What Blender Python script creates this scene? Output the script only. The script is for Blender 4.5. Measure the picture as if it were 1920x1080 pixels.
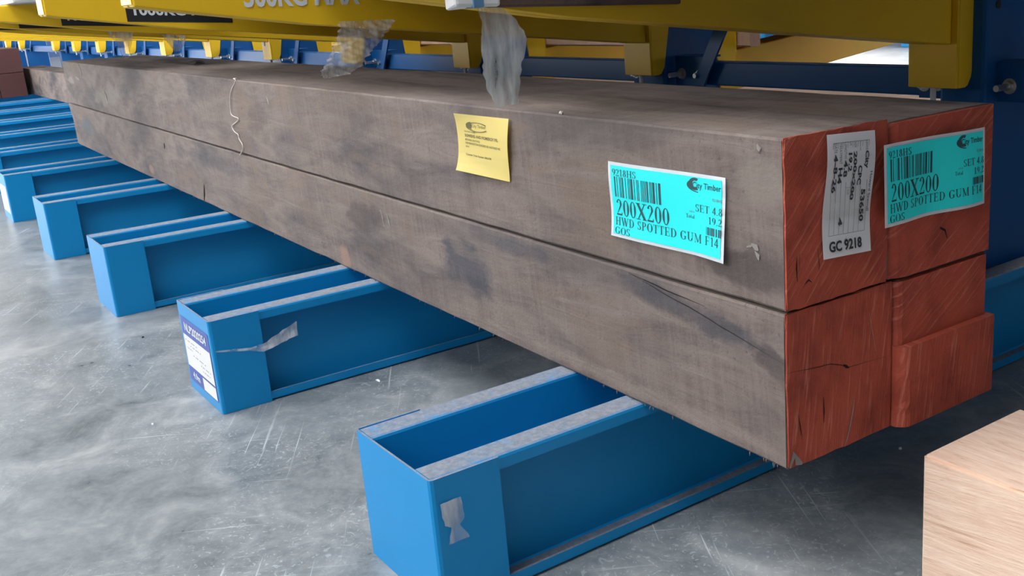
import bpy, bmesh, math, random
from mathutils import Matrix, Vector, noise
random.seed(7)
S = bpy.context.scene
for o in list(bpy.data.objects): bpy.data.objects.remove(o)
C = S.collection

# ------------------------------------------------------------------ camera
cam_d = bpy.data.cameras.new('camera'); cam = bpy.data.objects.new('camera', cam_d); C.objects.link(cam)
CAM = dict(loc=(0.8149096, -0.8429857, 0.5846534), r=(0.5912028, 0.8037602, -0.0666988), u=(-0.1771904, 0.2101191, 0.9614851), f=(-0.7868182, 0.5566143, -0.2666416))
m = Matrix.Identity(4)
for i in range(3):
    m[i][0] = CAM['r'][i]; m[i][1] = CAM['u'][i]; m[i][2] = -CAM['f'][i]; m[i][3] = CAM['loc'][i]
cam.matrix_world = m
cam_d.sensor_width = 36; cam_d.lens = 1942.029 / 1920 * 36
cam_d.shift_x = -153.285 / 1920; cam_d.shift_y = 26.566 * -1 / 1920
cam_d.clip_start = 0.02; cam_d.clip_end = 300
S.camera = cam
# ------------------------------------------------------------------ light
W = bpy.data.worlds.new('daylight'); S.world = W; W.use_nodes = True
bg = W.node_tree.nodes['Background']; bg.inputs[0].default_value = (0.93, 0.965, 1.0, 1); bg.inputs[1].default_value = 6.0
S.view_settings.view_transform = 'Standard'; S.view_settings.look = 'None'
S.view_settings.gamma = 1; S.view_settings.use_curve_mapping = False
S.view_settings.exposure = 0.5

# ------------------------------------------------------------------ materials
def mat(name, col, rough=.5, metal=0, spec=.5):
    m = bpy.data.materials.new(name); m.use_nodes = True
    b = m.node_tree.nodes['Principled BSDF']
    b.inputs['Base Color'].default_value = (*col, 1); b.inputs['Roughness'].default_value = rough
    b.inputs['Metallic'].default_value = metal; b.inputs['Specular IOR Level'].default_value = spec
    return m
class NB:
    def __init__(s, m): s.t = m.node_tree; s.n = s.t.nodes; s.l = s.t.links; s.b = s.n['Principled BSDF']
    def node(s, k, **kw):
        n = s.n.new(k)
        for a, v in kw.items(): setattr(n, a, v)
        return n
    def coord(s, scale=(1, 1, 1), rot=(0, 0, 0), loc=(0, 0, 0), out='Object'):
        c = s.node('ShaderNodeTexCoord'); m0 = s.node('ShaderNodeMapping'); mp = s.node('ShaderNodeMapping')
        m0.inputs['Rotation'].default_value = rot; s.l.new(c.outputs[out], m0.inputs[0])
        mp.inputs['Scale'].default_value = scale; mp.inputs['Location'].default_value = loc
        s.l.new(m0.outputs[0], mp.inputs[0]); return mp.outputs[0]
    def noise(s, vec, scale, detail=4, rough=.55, dist=0):
        n = s.node('ShaderNodeTexNoise'); n.inputs['Scale'].default_value = scale; n.inputs['Detail'].default_value = detail
        n.inputs['Roughness'].default_value = rough; n.inputs['Distortion'].default_value = dist
        s.l.new(vec, n.inputs['Vector']); return n.outputs['Fac']
    def ramp(s, f, stops):
        r = s.node('ShaderNodeValToRGB'); e = r.color_ramp.elements
        while len(e) < len(stops): e.new(.5)
        for x, (p, c) in zip(e, stops): x.position = p; x.color = (*c, 1) if len(c) == 3 else c
        s.l.new(f, r.inputs[0]); return r.outputs[0]
    def mix(s, f, a, b, mode='MIX'):
        n = s.node('ShaderNodeMix', data_type='RGBA', blend_type=mode)
        for v, i in ((f, 0), (a, 6), (b, 7)):
            if hasattr(v, 'is_linked') or hasattr(v, 'links'): s.l.new(v, n.inputs[i])
            elif isinstance(v, (int, float)): n.inputs[i].default_value = v
            else: n.inputs[i].default_value = (*v, 1)
        return n.outputs[2]
    def math(s, op, a, b=0., c=None):
        n = s.node('ShaderNodeMath', operation=op)
        for v, i in ((a, 0), (b, 1), (c, 2)):
            if v is None: continue
            if isinstance(v, (int, float)): n.inputs[i].default_value = v
            else: s.l.new(v, n.inputs[i])
        return n.outputs[0]
    def bump(s, h, strength, dist=.002):
        n = s.node('ShaderNodeBump'); n.inputs['Strength'].default_value = strength; n.inputs['Distance'].default_value = dist
        s.l.new(h, n.inputs['Height']); s.l.new(n.outputs[0], s.b.inputs['Normal'])
    def color(s, c): s.l.new(c, s.b.inputs['Base Color'])
    def rough(s, c): s.l.new(c, s.b.inputs['Roughness'])
K = lambda v: (v, v, v)

def aged_wood(name, base, dark, light, patch, amt=1., blobs=()):
    m = mat(name, base, .85, spec=.25); n = NB(m)
    grain = n.noise(n.coord((1.6, 9, 9)), 2.6, 8, .62, 1.4)
    saw = n.noise(n.coord((45, 3, 2.2), rot=(0, .10, 0)), 1.6, 6, .7)
    big = n.noise(n.coord((1, 3.2, 3.2)), 2.2, 5, .6, .45)
    blot = n.noise(n.coord((2.2, 6, 6), loc=(3.1, 1, 2)), 1.6, 4, .6, .5)
    fine = n.noise(n.coord((1, 1, 1)), 160, 4, .7)
    c = n.mix(n.ramp(grain, [(.3, K(0)), (.7, K(1))]), base, light)
    c = n.mix(n.math('MULTIPLY', n.ramp(saw, [(.42, K(0)), (.68, K(1))]), .7), c, light)
    c = n.mix(n.math('MULTIPLY', n.ramp(big, [(.47, K(0)), (.66, K(1))]), .85 * amt), c, dark)
    c = n.mix(n.math('MULTIPLY', n.ramp(blot, [(.58, K(0)), (.64, K(1))]), .55 * amt), c, patch)
    c = n.mix(n.math('MULTIPLY', n.ramp(fine, [(.28, K(1)), (.42, K(0))]), .55), c, dark)
    if blobs:       # individual stains, each with its own place on the baulk
        tc = n.node('ShaderNodeTexCoord'); sp = n.node('ShaderNodeSeparateXYZ'); n.l.new(tc.outputs['Object'], sp.inputs[0])
        wob = n.noise(n.coord((1, 1, 2)), 9, 5, .65, .6)
        for x, z, rx, rz, sl, col, k in blobs:
            dx = n.math('MULTIPLY_ADD', sp.outputs['X'], 1 / rx, -x / rx)
            zz = n.math('ADD', sp.outputs['Z'], n.math('MULTIPLY_ADD', sp.outputs['X'], -sl, sl * x - z)); dz = n.math('DIVIDE', zz, rz)
            d = n.math('ADD', n.math('POWER', n.math('ABSOLUTE', dx), 2.), n.math('POWER', n.math('ABSOLUTE', dz), 2.))
            d = n.math('ADD', d, n.math('MULTIPLY_ADD', wob, 3.2, -1.6))
            c = n.mix(n.math('MULTIPLY', n.ramp(d, [(.25, K(1)), (.95, K(0))]), k), c, col)
    n.color(c)
    h = n.math('ADD', n.math('MULTIPLY', saw, .35), n.math('ADD', n.math('MULTIPLY', fine, .5), grain))
    n.bump(h, .45, .003)
    return m
M = {}
M['gum'] = aged_wood('weathered_hardwood', (.112, .083, .072), (.036, .034, .041), (.19, .150, .130), (.165, .115, .085))
G_ = ((.112, .083, .072), (.036, .034, .041), (.19, .150, .130), (.165, .115, .085))
BL = (.036, .040, .055); PK = (.27, .16, .12); DK = (.045, .034, .034)
M['gum_lower'] = aged_wood('weathered_hardwood_stained', *G_, .7, ((-.80, .11, .11, .06, 0, BL, .7), (-.62, .178, .14, .018, 0, BL, .5), (-.18, .165, .16, .022, -.12, BL, .6), (-.015, .13, .05, .02, -.3, DK, .6), (-1.40, .028, .035, .03, 0, PK, .7), (-3.30, .035, .05, .02, 0, PK, .6), (-4.55, .11, .16, .05, 0, (.08, .095, .105), .7), (-2.4, .15, .5, .03, 0, BL, .35), (-.3, .02, .35, .016, 0, (.21, .165, .14), .6), (-1.25, .14, .12, .04, 0, DK, .45)))
M['gum_upper'] = aged_wood('weathered_hardwood_scuffed', *G_, .7, ((-.06, .04, .11, .028, 0, DK, .6), (-.03, .15, .05, .04, 0, (.20, .165, .14), .6), (-3.9, .08, .35, .05, .1, (.20, .18, .15), .5), (-4.75, .12, .12, .02, 0, (.28, .23, .20), .6), (-1.9, .10, .12, .05, 0, DK, .3)))
M['gum_dark'] = aged_wood('dark_hardwood', (.085, .05, .042), (.04, .03, .03), (.13, .085, .07), (.12, .07, .05))
M['pink_wood'] = aged_wood('pale_pink_hardwood', (.50, .30, .20), (.32, .18, .12), (.60, .40, .28), (.55, .30, .2), .4)
def pale():
    m = mat('fresh_sawn_hardwood', (.72, .50, .38), .7, spec=.3); n = NB(m)
    g = n.noise(n.coord((1.5, 26, 30), rot=(0, .07, 0)), 5, 7, .65, .5)
    s = n.noise(n.coord((5, 60, 60), rot=(0, .1, 0)), 5, 4, .7)
    b = n.noise(n.coord((1, 2, 2)), 9, 3, .6, .6)
    c = n.ramp(g, [(.25, (.50, .29, .18)), (.40, (.80, .54, .39)), (.7, (.90, .69, .54))])
    c = n.mix(n.math('MULTIPLY', n.ramp(s, [(.60, K(0)), (.74, K(1))]), .6), c, (.34, .19, .12))
    c = n.mix(n.math('MULTIPLY', n.ramp(b, [(.5, K(0)), (.75, K(1))]), .4), c, (.62, .36, .25))
    n.color(c); n.bump(n.math('ADD', g, s), .5, .002); return m
M['pale'] = pale()
def paint_end(name, base, dark, light, rot):
    m = mat(name, base, .7, spec=.25); n = NB(m)
    st = n.noise(n.coord((1, 110, 8), rot=(rot, 0, 0)), 1.5, 5, .6, .3)
    b = n.noise(n.coord((1, 1, 1)), 14, 4, .6)
    f = n.noise(n.coord((1, 1, 1)), 300, 2, .6)
    c = n.ramp(b, [(.3, dark), (.55, base)])
    c = n.mix(n.math('MULTIPLY', n.ramp(st, [(.55, K(0)), (.68, K(1))]), .45), c, light)
    c = n.mix(n.math('MULTIPLY', n.ramp(st, [(.28, K(1)), (.42, K(0))]), .25), c, dark)
    n.color(c); n.bump(n.math('ADD', st, n.math('MULTIPLY', f, .25)), .6, .003); return m
RED = ((.36, .066, .037), (.22, .036, .022), (.60, .21, .14))
M['end_a'] = paint_end('red_end_sealer_diagonal', *RED, .75)
M['end_b'] = paint_end('red_end_sealer_upright', *RED, .12)
M['end_c'] = paint_end('red_end_sealer_back', *RED, 1.0)
def steel(name, col, dust, dustcol, rough=.42):
    m = mat(name, col, rough, spec=.32); n = NB(m)
    geo = n.node('ShaderNodeNewGeometry'); sep = n.node('ShaderNodeSeparateXYZ'); n.l.new(geo.outputs['Normal'], sep.inputs[0])
    up = n.ramp(sep.outputs['Z'], [(.80, K(0)), (.97, K(1))])
    a = n.noise(n.coord((1, 1, 1)), 18, 5, .65); f = n.noise(n.coord((1, 1, 1)), 220, 4, .8)
    d = n.ramp(n.math('ADD', n.math('MULTIPLY', a, .75), n.math('MULTIPLY', f, .25)), [(.32, K(.05)), (.44, K(1))])
    k = n.math('MULTIPLY', n.math('MULTIPLY', up, d), dust)
    dc = n.mix(n.ramp(n.noise(n.coord((1, 1, 1)), 7, 3), [(.4, K(0)), (.62, K(1))]), dustcol, (.20, .165, .14))
    dc = n.mix(n.math('MULTIPLY', n.ramp(n.noise(n.coord((1, 1, 1)), 90, 6, .8), [(.42, K(0)), (.6, K(1))]), .38), dc, (.40, .37, .355))
    base = n.mix(n.math('MULTIPLY', n.ramp(n.noise(n.coord((1, 1, 1)), 5, 3), [(.35, K(0)), (.7, K(1))]), .25), col, tuple(x * .75 for x in col))
    n.color(n.mix(k, base, dc)); n.rough(n.math('MULTIPLY_ADD', k, .4, rough)); return m
M['blue'] = steel('bright_blue_powder_coat', (.003, .25, .57), .85, (.16, .157, .165))
M['blue_col'] = steel('deep_blue_powder_coat', (.003, .085, .28), .1, (.3, .3, .32))
M['yellow'] = steel('yellow_powder_coat', (.84, .52, .018), .2, (.6, .45, .2), .45)
M['zinc'] = mat('zinc_bolt', (.6, .6, .6), .35, 1)
M['black'] = mat('black_vinyl', (.012, .014, .018), .5)
M['white'] = mat('white_print', (.68, .70, .74), .5)
M['navy'] = mat('navy_print', (.05, .09, .36), .5)
M['ink'] = mat('dark_ink', (.012, .05, .06), .6)
M['ink2'] = mat('black_ink', (.02, .022, .028), .6)
M['inkg'] = mat('grey_ink', (.12, .13, .14), .6)
M['inky'] = mat('olive_ink', (.10, .085, .02), .6)
M['teal'] = mat('teal_paper', (.015, .68, .68), .55, spec=.3)
M['paper'] = mat('white_paper', (.86, .88, .90), .6, spec=.3)
M['ypaper'] = mat('yellow_paper', (.90, .76, .30), .6, spec=.3)
M['strap'] = mat('blue_strap', (.10, .22, .38), .5)
M['wrap'] = mat('white_wrapping', (.75, .74, .72), .5)
M['thread'] = mat('pale_fibre', (.62, .55, .48), .8)
M['bark'] = mat('dark_bark', (.02, .017, .015), .9)
M['crack'] = mat('dark_crack', (.018, .012, .010), .95)
M['chalk'] = mat('pale_scuff', (.42, .38, .35), .9)
M['maroon'] = mat('maroon_end_paint', (.085, .03, .03), .8)
def film():
    m = bpy.data.materials.new('clear_stretch_film'); m.use_nodes = True; t = m.node_tree; n = t.nodes; l = t.links
    n.clear(); out = n.new('ShaderNodeOutputMaterial'); mx = n.new('ShaderNodeMixShader'); tr = n.new('ShaderNodeBsdfTransparent')
    pr = n.new('ShaderNodeBsdfPrincipled'); pr.inputs['Base Color'].default_value = (.78, .77, .76, 1); pr.inputs['Roughness'].default_value = .22
    pr.inputs['Specular IOR Level'].default_value = .9
    c = n.new('ShaderNodeTexCoord'); no = n.new('ShaderNodeTexNoise'); no.inputs['Scale'].default_value = 28; no.inputs['Detail'].default_value = 6
    mp = n.new('ShaderNodeMapping'); mp.inputs['Rotation'].default_value = (.15, 0, 0); mp.inputs['Scale'].default_value = (1, 2.2, .45)
    l.new(c.outputs['Object'], mp.inputs[0]); l.new(mp.outputs[0], no.inputs[0])
    r = n.new('ShaderNodeValToRGB'); r.color_ramp.elements[0].position = .33; r.color_ramp.elements[0].color = (.20, .20, .20, 1)
    r.color_ramp.elements[1].position = .66; r.color_ramp.elements[1].color = (.66, .66, .66, 1)
    l.new(no.outputs[0], r.inputs[0]); l.new(r.outputs[0], mx.inputs[0]); l.new(tr.outputs[0], mx.inputs[1]); l.new(pr.outputs[0], mx.inputs[2])
    bp = n.new('ShaderNodeBump'); bp.inputs['Strength'].default_value = .8; bp.inputs['Distance'].default_value = .004
    l.new(no.outputs[0], bp.inputs['Height']); l.new(bp.outputs[0], pr.inputs['Normal'])
    l.new(mx.outputs[0], out.inputs[0]); return m
M['film'] = film()
def concrete():
    m = mat('polished_concrete', (.36, .37, .38), .35, spec=.5); n = NB(m)
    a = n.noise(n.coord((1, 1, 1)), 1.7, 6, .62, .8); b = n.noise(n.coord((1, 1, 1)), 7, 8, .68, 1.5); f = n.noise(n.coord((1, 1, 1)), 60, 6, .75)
    s1 = n.noise(n.coord((3, 130, 1), rot=(0, 0, .5)), 1, 3, .5, .4); s2 = n.noise(n.coord((3, 150, 1), rot=(0, 0, -1.0)), 1, 3, .5, .6)
    s3 = n.noise(n.coord((1, 1, 1)), 45, 2, .5, 3.5)
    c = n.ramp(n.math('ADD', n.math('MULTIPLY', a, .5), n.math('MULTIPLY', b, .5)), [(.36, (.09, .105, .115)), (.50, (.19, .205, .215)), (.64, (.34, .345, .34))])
    c = n.mix(n.math('MULTIPLY', n.ramp(f, [(.45, K(0)), (.7, K(1))]), .2), c, (.5, .5, .48))
    msk = n.ramp(n.noise(n.coord((1, 1, 1)), 1.9, 2), [(.40, K(0)), (.52, K(1))])
    sc = n.math('MAXIMUM', n.ramp(s1, [(.66, K(0)), (.72, K(1))]), n.ramp(s2, [(.67, K(0)), (.73, K(1))]))
    sc = n.math('MULTIPLY', n.math('MAXIMUM', sc, n.math('MULTIPLY', n.ramp(s3, [(.61, K(0)), (.65, K(1))]), .5)), msk)
    c = n.mix(n.math('MULTIPLY', sc, .6), c, (.6, .64, .66))
    n.color(c); n.rough(n.ramp(n.math('ADD', n.math('MULTIPLY', b, .6), n.math('MULTIPLY', f, .4)), [(.3, K(.24)), (.7, K(.5))]))
    n.bump(f, .12, .001); return m
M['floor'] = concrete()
M['wall'] = mat('dark_wall_cladding', (.11, .115, .125), .7)  # for the unseen walls that block light
M['cladding'] = mat('blue_wall_cladding', (.02, .06, .16), .6)
M['roof'] = mat('metal_roof_sheet', (.10, .10, .11), .6)

# ------------------------------------------------------------------ helpers
def link(name, me, parent=None, material=None):
    o = bpy.data.objects.new(name, me); C.objects.link(o)
    if parent: o.parent = parent
    if material is not None and me is not None: me.materials.append(M[material] if isinstance(material, str) else material)
    return o
def thing(name, label, cat, loc=(0, 0, 0), rz=0, group=None):
    o = bpy.data.objects.new(name, None); C.objects.link(o); o.location = loc; o.rotation_euler = (0, 0, rz); o.empty_display_size = .05
    return tag(o, label, cat, group)
def tag(o, label, cat, group=None):
    o['label'] = label; o['category'] = cat
    if group: o['group'] = group
    return o
def structure(o): o['kind'] = 'structure'; return o
def bm_mesh(bm, name, smooth=False):
    bmesh.ops.recalc_face_normals(bm, faces=bm.faces)
    me = bpy.data.meshes.new(name); bm.to_mesh(me); bm.free()
    if smooth:
        for p in me.polygons: p.use_smooth = True
    return me
def add_box(bm, a, b, bev=0, seg=1):
    a, b = [min(x, y) for x, y in zip(a, b)], [max(x, y) for x, y in zip(a, b)]
    r = bmesh.ops.create_cube(bm, size=1); vs = r['verts']
    for v in vs: v.co = Vector([(a[i] + b[i]) / 2 + v.co[i] * (b[i] - a[i]) for i in range(3)])
    if bev:
        es = {e for v in vs for e in v.link_edges}
        bmesh.ops.bevel(bm, geom=list(es), offset=bev, segments=seg, affect='EDGES', profile=.5)
def box(name, a, b, material, parent=None, bev=0, seg=1):
    bm = bmesh.new(); add_box(bm, a, b, bev, seg); return link(name, bm_mesh(bm, name), parent, material)
def add_profile(bm, path, t, lo, hi, axis):
    """sheet metal: a polyline with thickness t, extruded from lo to hi along axis (1: path is x,z; 2: path is x,y)"""
    n = len(path); off = []
    for i, p in enumerate(path):
        d = Vector((0, 0))
        if i > 0: d += (Vector(p) - Vector(path[i - 1])).normalized()
        if i < n - 1: d += (Vector(path[i + 1]) - Vector(p)).normalized()
        d.normalize(); off.append(Vector((p[0] - d.y * t, p[1] + d.x * t)))
    pts = [Vector(p) for p in path] + off[::-1]
    def P(p, k): return (p.x, k, p.y) if axis == 1 else (p.x, p.y, k)
    A = [bm.verts.new(P(p, lo)) for p in pts]; B = [bm.verts.new(P(p, hi)) for p in pts]
    N = len(pts)
    for i in range(N): bm.faces.new((A[i], A[(i + 1) % N], B[(i + 1) % N], B[i]))
    for i in range(n - 1):
        for L in (A, B): bm.faces.new((L[i], L[i + 1], L[N - 2 - i], L[N - 1 - i]))
def prism_x(bm, poly, x0, x1, bev=0, seg=2):
    A = [bm.verts.new((x0, y, z)) for y, z in poly]; B = [bm.verts.new((x1, y, z)) for y, z in poly]; N = len(poly)
    fs = [bm.faces.new(A), bm.faces.new(B)] + [bm.faces.new((A[i], A[(i + 1) % N], B[(i + 1) % N], B[i])) for i in range(N)]
    if bev:
        es = {e for f in fs for e in f.edges}
        bmesh.ops.bevel(bm, geom=list(es), offset=bev, segments=seg, affect='EDGES', profile=.5)
def children(o): return [c for c in bpy.data.objects if c.parent == o]
def copy_tree(o, parent=None, kids=None):
    c = o.copy(); C.objects.link(c)
    if parent: c.parent = parent
    for ch in (KIDS.get(o.name) or []): copy_tree(ch, c)
    return c
KIDS = {}
def index_kids():
    KIDS.clear()
    for o in bpy.data.objects:
        if o.parent: KIDS.setdefault(o.parent.name, []).append(o)

# ------------------------------------------------------------------ lettering
def arc(cx, cy, rx, ry, a0, a1, thick, thin, n=20):
    """crescent stroke of an ellipse, thick at the sides and thin at top and bottom"""
    out, inn = [], []
    for i in range(n + 1):
        a = math.radians(a0 + (a1 - a0) * i / n); thn = thin * 1.35; w = thn + (thick * 1.12 - thn) * abs(math.cos(a)) ** 1.5
        out.append((cx + rx * math.cos(a), cy + ry * math.sin(a)))
        inn.append((cx + (rx - w) * math.cos(a), cy + (ry - (thn + .02 * abs(math.cos(a)))) * math.sin(a)))
    return [[out[i], out[i + 1], inn[i + 1], inn[i]] for i in range(n)]
def bar(x0, y0, x1, y1, w):
    """stroke with horizontal cut ends, w measured along x"""
    return [[(x0 - w / 2, y0), (x0 + w / 2, y0), (x1 + w / 2, y1), (x1 - w / 2, y1)]]
def rect(x0, y0, x1, y1): return [[(x0, y0), (x1, y0), (x1, y1), (x0, y1)]]
T_, t_, s_ = .15, .045, .045     # thick, thin, serif height
def serif(x, y, w=.26): return rect(x - w / 2, y, x + w / 2, y + s_)
def glyph(ch):
    T, t = T_, t_
    if ch == '0': return .5, arc(.25, .5, .22, .5, 0, 360, .12, .035, 32)
    if ch == 'O': return .72, arc(.36, .5, .33, .5, 0, 360, .14, .035, 32)
    if ch == '1': return .42, rect(.16, 0, .27, 1) + serif(.215, 0, .3) + bar(.06, .82, .2, .98, .06)
    if ch == '2': return .5, arc(.24, .70, .20, .30, -10, 165, .12, .04) + [[(.44, .66), (.32, .66), (.04, .0), (.10, .1)]] + rect(.04, 0, .44, .10) + rect(.41, .05, .46, .2)
    if ch == '4': return .5, rect(.27, 0, .38, 1) + [[(.38, 1), (.30, 1), (.0, .30), (.07, .30)]] + rect(.02, .24, .47, .33)
    if ch == '8': return .5, arc(.25, .75, .17, .25, 0, 360, .09, .04) + arc(.25, .26, .21, .27, 0, 360, .11, .04)
    if ch == '9': return .5, arc(.25, .68, .21, .32, 0, 360, .11, .04) + arc(.10, .62, .36, .62, -70, 8, .11, .04) 
    if ch == '.': return .22, rect(.06, 0, .16, .13)
    if ch == 'X': return .72, bar(.10, 1, .60, 0, .17) + bar(.60, 1, .10, 0, .06) + sum([serif(x, y, .3) for x in (.13, .59) for y in (0, 1 - s_)], [])
    if ch == 'H': return .74, bar(.16, 0, .16, 1, .12) + bar(.58, 0, .58, 1, .12) + rect(.16, .48, .58, .53) + sum([serif(x, y) for x in (.16, .58) for y in (0, 1 - s_)], [])
    if ch == 'S': return .52, arc(.25, .75, .20, .25, 30, 250, .10, .04) + arc(.25, .25, .21, .25, -150, 70, .11, .04) + [[(.08, .62), (.2, .50), (.42, .36), (.30, .53)]] + rect(.40, .72, .43, 1) + rect(.05, 0, .08, .3)
    if ch == 'W': return .98, bar(.10, 1, .32, 0, .13) + bar(.32, 0, .50, .95, .05) + bar(.46, 1, .68, 0, .13) + bar(.68, 0, .88, 1, .05) + serif(.1, 1 - s_) + serif(.46, 1 - s_) + serif(.88, 1 - s_, .2)
    if ch == 'D': return .70, bar(.15, 0, .15, 1, .12) + arc(.25, .5, .40, .5, -90, 90, .13, .04) + rect(.02, 0, .26, .04) + rect(.02, .96, .26, 1)
    if ch == 'P': return .58, bar(.15, 0, .15, 1, .12) + arc(.25, .73, .27, .27, -90, 90, .11, .04) + rect(.02, .96, .26, 1) + rect(.15, .46, .26, .5) + serif(.15, 0)
    if ch == 'T': return .62, bar(.30, 0, .30, 1, .12) + rect(.02, .95, .58, 1) + serif(.3, 0) + rect(.02, .76, .05, 1) + rect(.55, .76, .58, 1)
    if ch == 'E': return .62, bar(.15, 0, .15, 1, .12) + rect(.02, .95, .54, 1) + rect(.02, 0, .56, .05) + rect(.15, .48, .42, .53) + rect(.51, .76, .54, 1) + rect(.53, 0, .56, .26) + rect(.40, .38, .43, .64)
    if ch == 'F': return .58, bar(.15, 0, .15, 1, .12) + rect(.02, .95, .52, 1) + rect(.15, .48, .42, .53) + rect(.49, .76, .52, 1) + serif(.15, 0) + rect(.40, .38, .43, .64)
    if ch == 'G': return .72, arc(.36, .5, .33, .5, 40, 330, .14, .04, 28) + rect(.50, .08, .62, .42) + rect(.42, .40, .70, .44) + rect(.60, .70, .63, 1)
    if ch == 'U': return .74, rect(.10, .3, .22, 1) + rect(.56, .3, .60, 1) + arc(.35, .32, .25, .32, 180, 360, .12, .04) + serif(.16, 1 - s_) + serif(.58, 1 - s_, .22)
    if ch == 'M': return .90, rect(.12, 0, .16, 1) + rect(.68, 0, .80, 1) + bar(.14, 1, .44, .05, .12) + bar(.44, .05, .72, 1, .05) + serif(.14, 0, .22) + serif(.74, 0) + serif(.10, 1 - s_, .18) + serif(.76, 1 - s_, .22)
    if ch == ' ': return .28, []
    if ch == 'o': return .48, arc(.23, .33, .2, .33, 0, 360, .1, .04)
    if ch == 't': return .30, rect(.09, 0, .18, .85) + rect(.0, .60, .28, .65)
    if ch == 'a': return .46, arc(.2, .2, .17, .22, 0, 360, .08, .04) + rect(.30, 0, .40, .6)
    if ch == 'l': return .26, rect(.07, 0, .17, 1) + serif(.12, 0, .22)
    return .3, []
def serif_quads(txt, kern=0.02):
    x = 0; q = []
    for ch in txt:
        w, g = glyph(ch)
        q += [[(a + x, b) for a, b in p] for p in g]; x += w + kern
    return q
SANS = {}
def sans_quads(txt, bold=0.0):
    key = (txt, bold)
    if key not in SANS:
        cu = bpy.data.curves.new('tmp', 'FONT'); cu.body = txt; cu.fill_mode = 'FRONT'; cu.offset = bold; cu.resolution_u = 3
        ob = bpy.data.objects.new('tmp', cu); C.objects.link(ob)
        me = ob.to_mesh(); SANS[key] = [[(me.vertices[i].co.x, me.vertices[i].co.y) for i in p.vertices] for p in me.polygons]
        ob.to_mesh_clear(); bpy.data.objects.remove(ob); bpy.data.curves.remove(cu)
    return SANS[key]
def fit(quads, u0, v0, u1, v1, down=False):
    """map glyph polygons into the box u0..u1, v0..v1 of a sheet (v runs down); down=True reads top to bottom"""
    xs = [p[0] for q in quads for p in q]; ys = [p[1] for q in quads for p in q]
    ax, bx, ay, by = min(xs), max(xs), min(ys), max(ys); out = []
    for q in quads:
        r = []
        for x, y in q:
            fx = (x - ax) / (bx - ax or 1); fy = (y - ay) / (by - ay or 1)
            r.append((u0 + fy * (u1 - u0), v0 + fx * (v1 - v0)) if down else (u0 + fx * (u1 - u0), v1 - fy * (v1 - v0)))
        out.append(r)
    return out
class Sheet:
    """a sheet of paper: four corners tl,tr,br,bl (3D), outward normal and a bulge function of u,v in metres"""
    def __init__(s, tl, tr, br, bl, bulge): s.c = [Vector(x) for x in (tl, tr, br, bl)]; s.n = (s.c[3] - s.c[0]).cross(s.c[1] - s.c[0]).normalized(); s.bulge = bulge
    def P(s, u, v, off=0):
        a, b, c, d = s.c; return (a * (1 - u) + b * u) * (1 - v) + (d * (1 - u) + c * u) * v + s.n * (s.bulge(u, v) + off)
    def build(s, name, parent, material, border=None, inset=.026, N=16):
        bm = bmesh.new()
        def grid(u0, u1, v0, v1, off):
            g = [[bm.verts.new(s.P(u0 + (u1 - u0) * i / N, v0 + (v1 - v0) * j / N, off)) for j in range(N + 1)] for i in range(N + 1)]
            return [bm.faces.new((g[i][j], g[i][j + 1], g[i + 1][j + 1], g[i + 1][j])) for i in range(N) for j in range(N)]
        F = grid(0, 1, 0, 1, 0)
        if N > 2: bmesh.ops.solidify(bm, geom=F, thickness=.0003)
        me = bpy.data.meshes.new(name); bm.to_mesh(me); bm.free()
        for p in me.polygons: p.use_smooth = False
        s.o = link(name, me, parent, border or material)
        if border:
            bm = bmesh.new(); F = grid(inset, 1 - inset, inset * 1.6, 1 - inset * 1.6, .0005)
            me = bpy.data.meshes.new('printed_ground'); bm.to_mesh(me); bm.free(); link('printed_ground', me, s.o, material)
        return s.o
    def print(s, quads, material, name='printed_text', off=.0008):
        bm = bmesh.new()
        for q in quads:
            try: bm.faces.new([bm.verts.new(s.P(u, v, off)) for u, v in q])
            except ValueError: pass
        me = bpy.data.meshes.new(name); bm.to_mesh(me); bm.free(); return link(name, me, s.o, material)
def barcode(u0, v0, u1, v1, n, seed, slant=0):
    r = random.Random(seed); ws = [r.choice((1, 1, 2, 3)) for _ in range(2 * n)]; tot = sum(ws); x = 0; q = []
    for i, w in enumerate(ws):
        if i % 2 == 0:
            a = u0 + (u1 - u0) * x / tot; b = u0 + (u1 - u0) * (x + w) / tot; q.append([(a, v0), (b, v0), (b, v1), (a, v1)])
        x += w
    return q


# ================================================================== the building
FZ = -.1975
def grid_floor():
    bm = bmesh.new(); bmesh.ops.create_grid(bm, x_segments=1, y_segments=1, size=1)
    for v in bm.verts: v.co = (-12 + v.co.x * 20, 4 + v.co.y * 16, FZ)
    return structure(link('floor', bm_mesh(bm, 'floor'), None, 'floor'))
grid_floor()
def roof():
    bm = bmesh.new(); z = 5.2
    for x0, x1, y0, y1 in ((1.7, 3.5, -6, 9.5), (-7, 1.7, -.9, 9.5), (-7, 1.7, -6, -3.9), (-30, -7, -6, 9.5)): add_box(bm, (x0, y0, z), (x1, y1, z + .1))
    return structure(link('ceiling', bm_mesh(bm, 'ceiling'), None, 'roof'))      # open bay added over the aisle to light the block and end caps
roof()
structure(box('wall_right', (2.4, -6, FZ), (2.55, 9.5, 5.2), 'wall'))  # unseen, placed close in to darken the right side
structure(box('wall_back', (-.40, 2.5, FZ), (2.4, 2.6, 5.2), 'wall'))  # unseen panel added to block light from the back aisle
structure(box('wall_front', (-6.5, -5.1, FZ), (2.4, -5.0, 2.4), 'wall'))  # unseen, added to cut low light from the front
structure(box('wall_front', (-4.2, -2.6, FZ), (-.5, -2.5, 1.3), 'wall'))  # unseen low partition added to keep low light off the near brackets
structure(box('wall_left', (-28.2, 1.2, FZ), (-28, 9.5, 5.2), 'cladding'))

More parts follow.
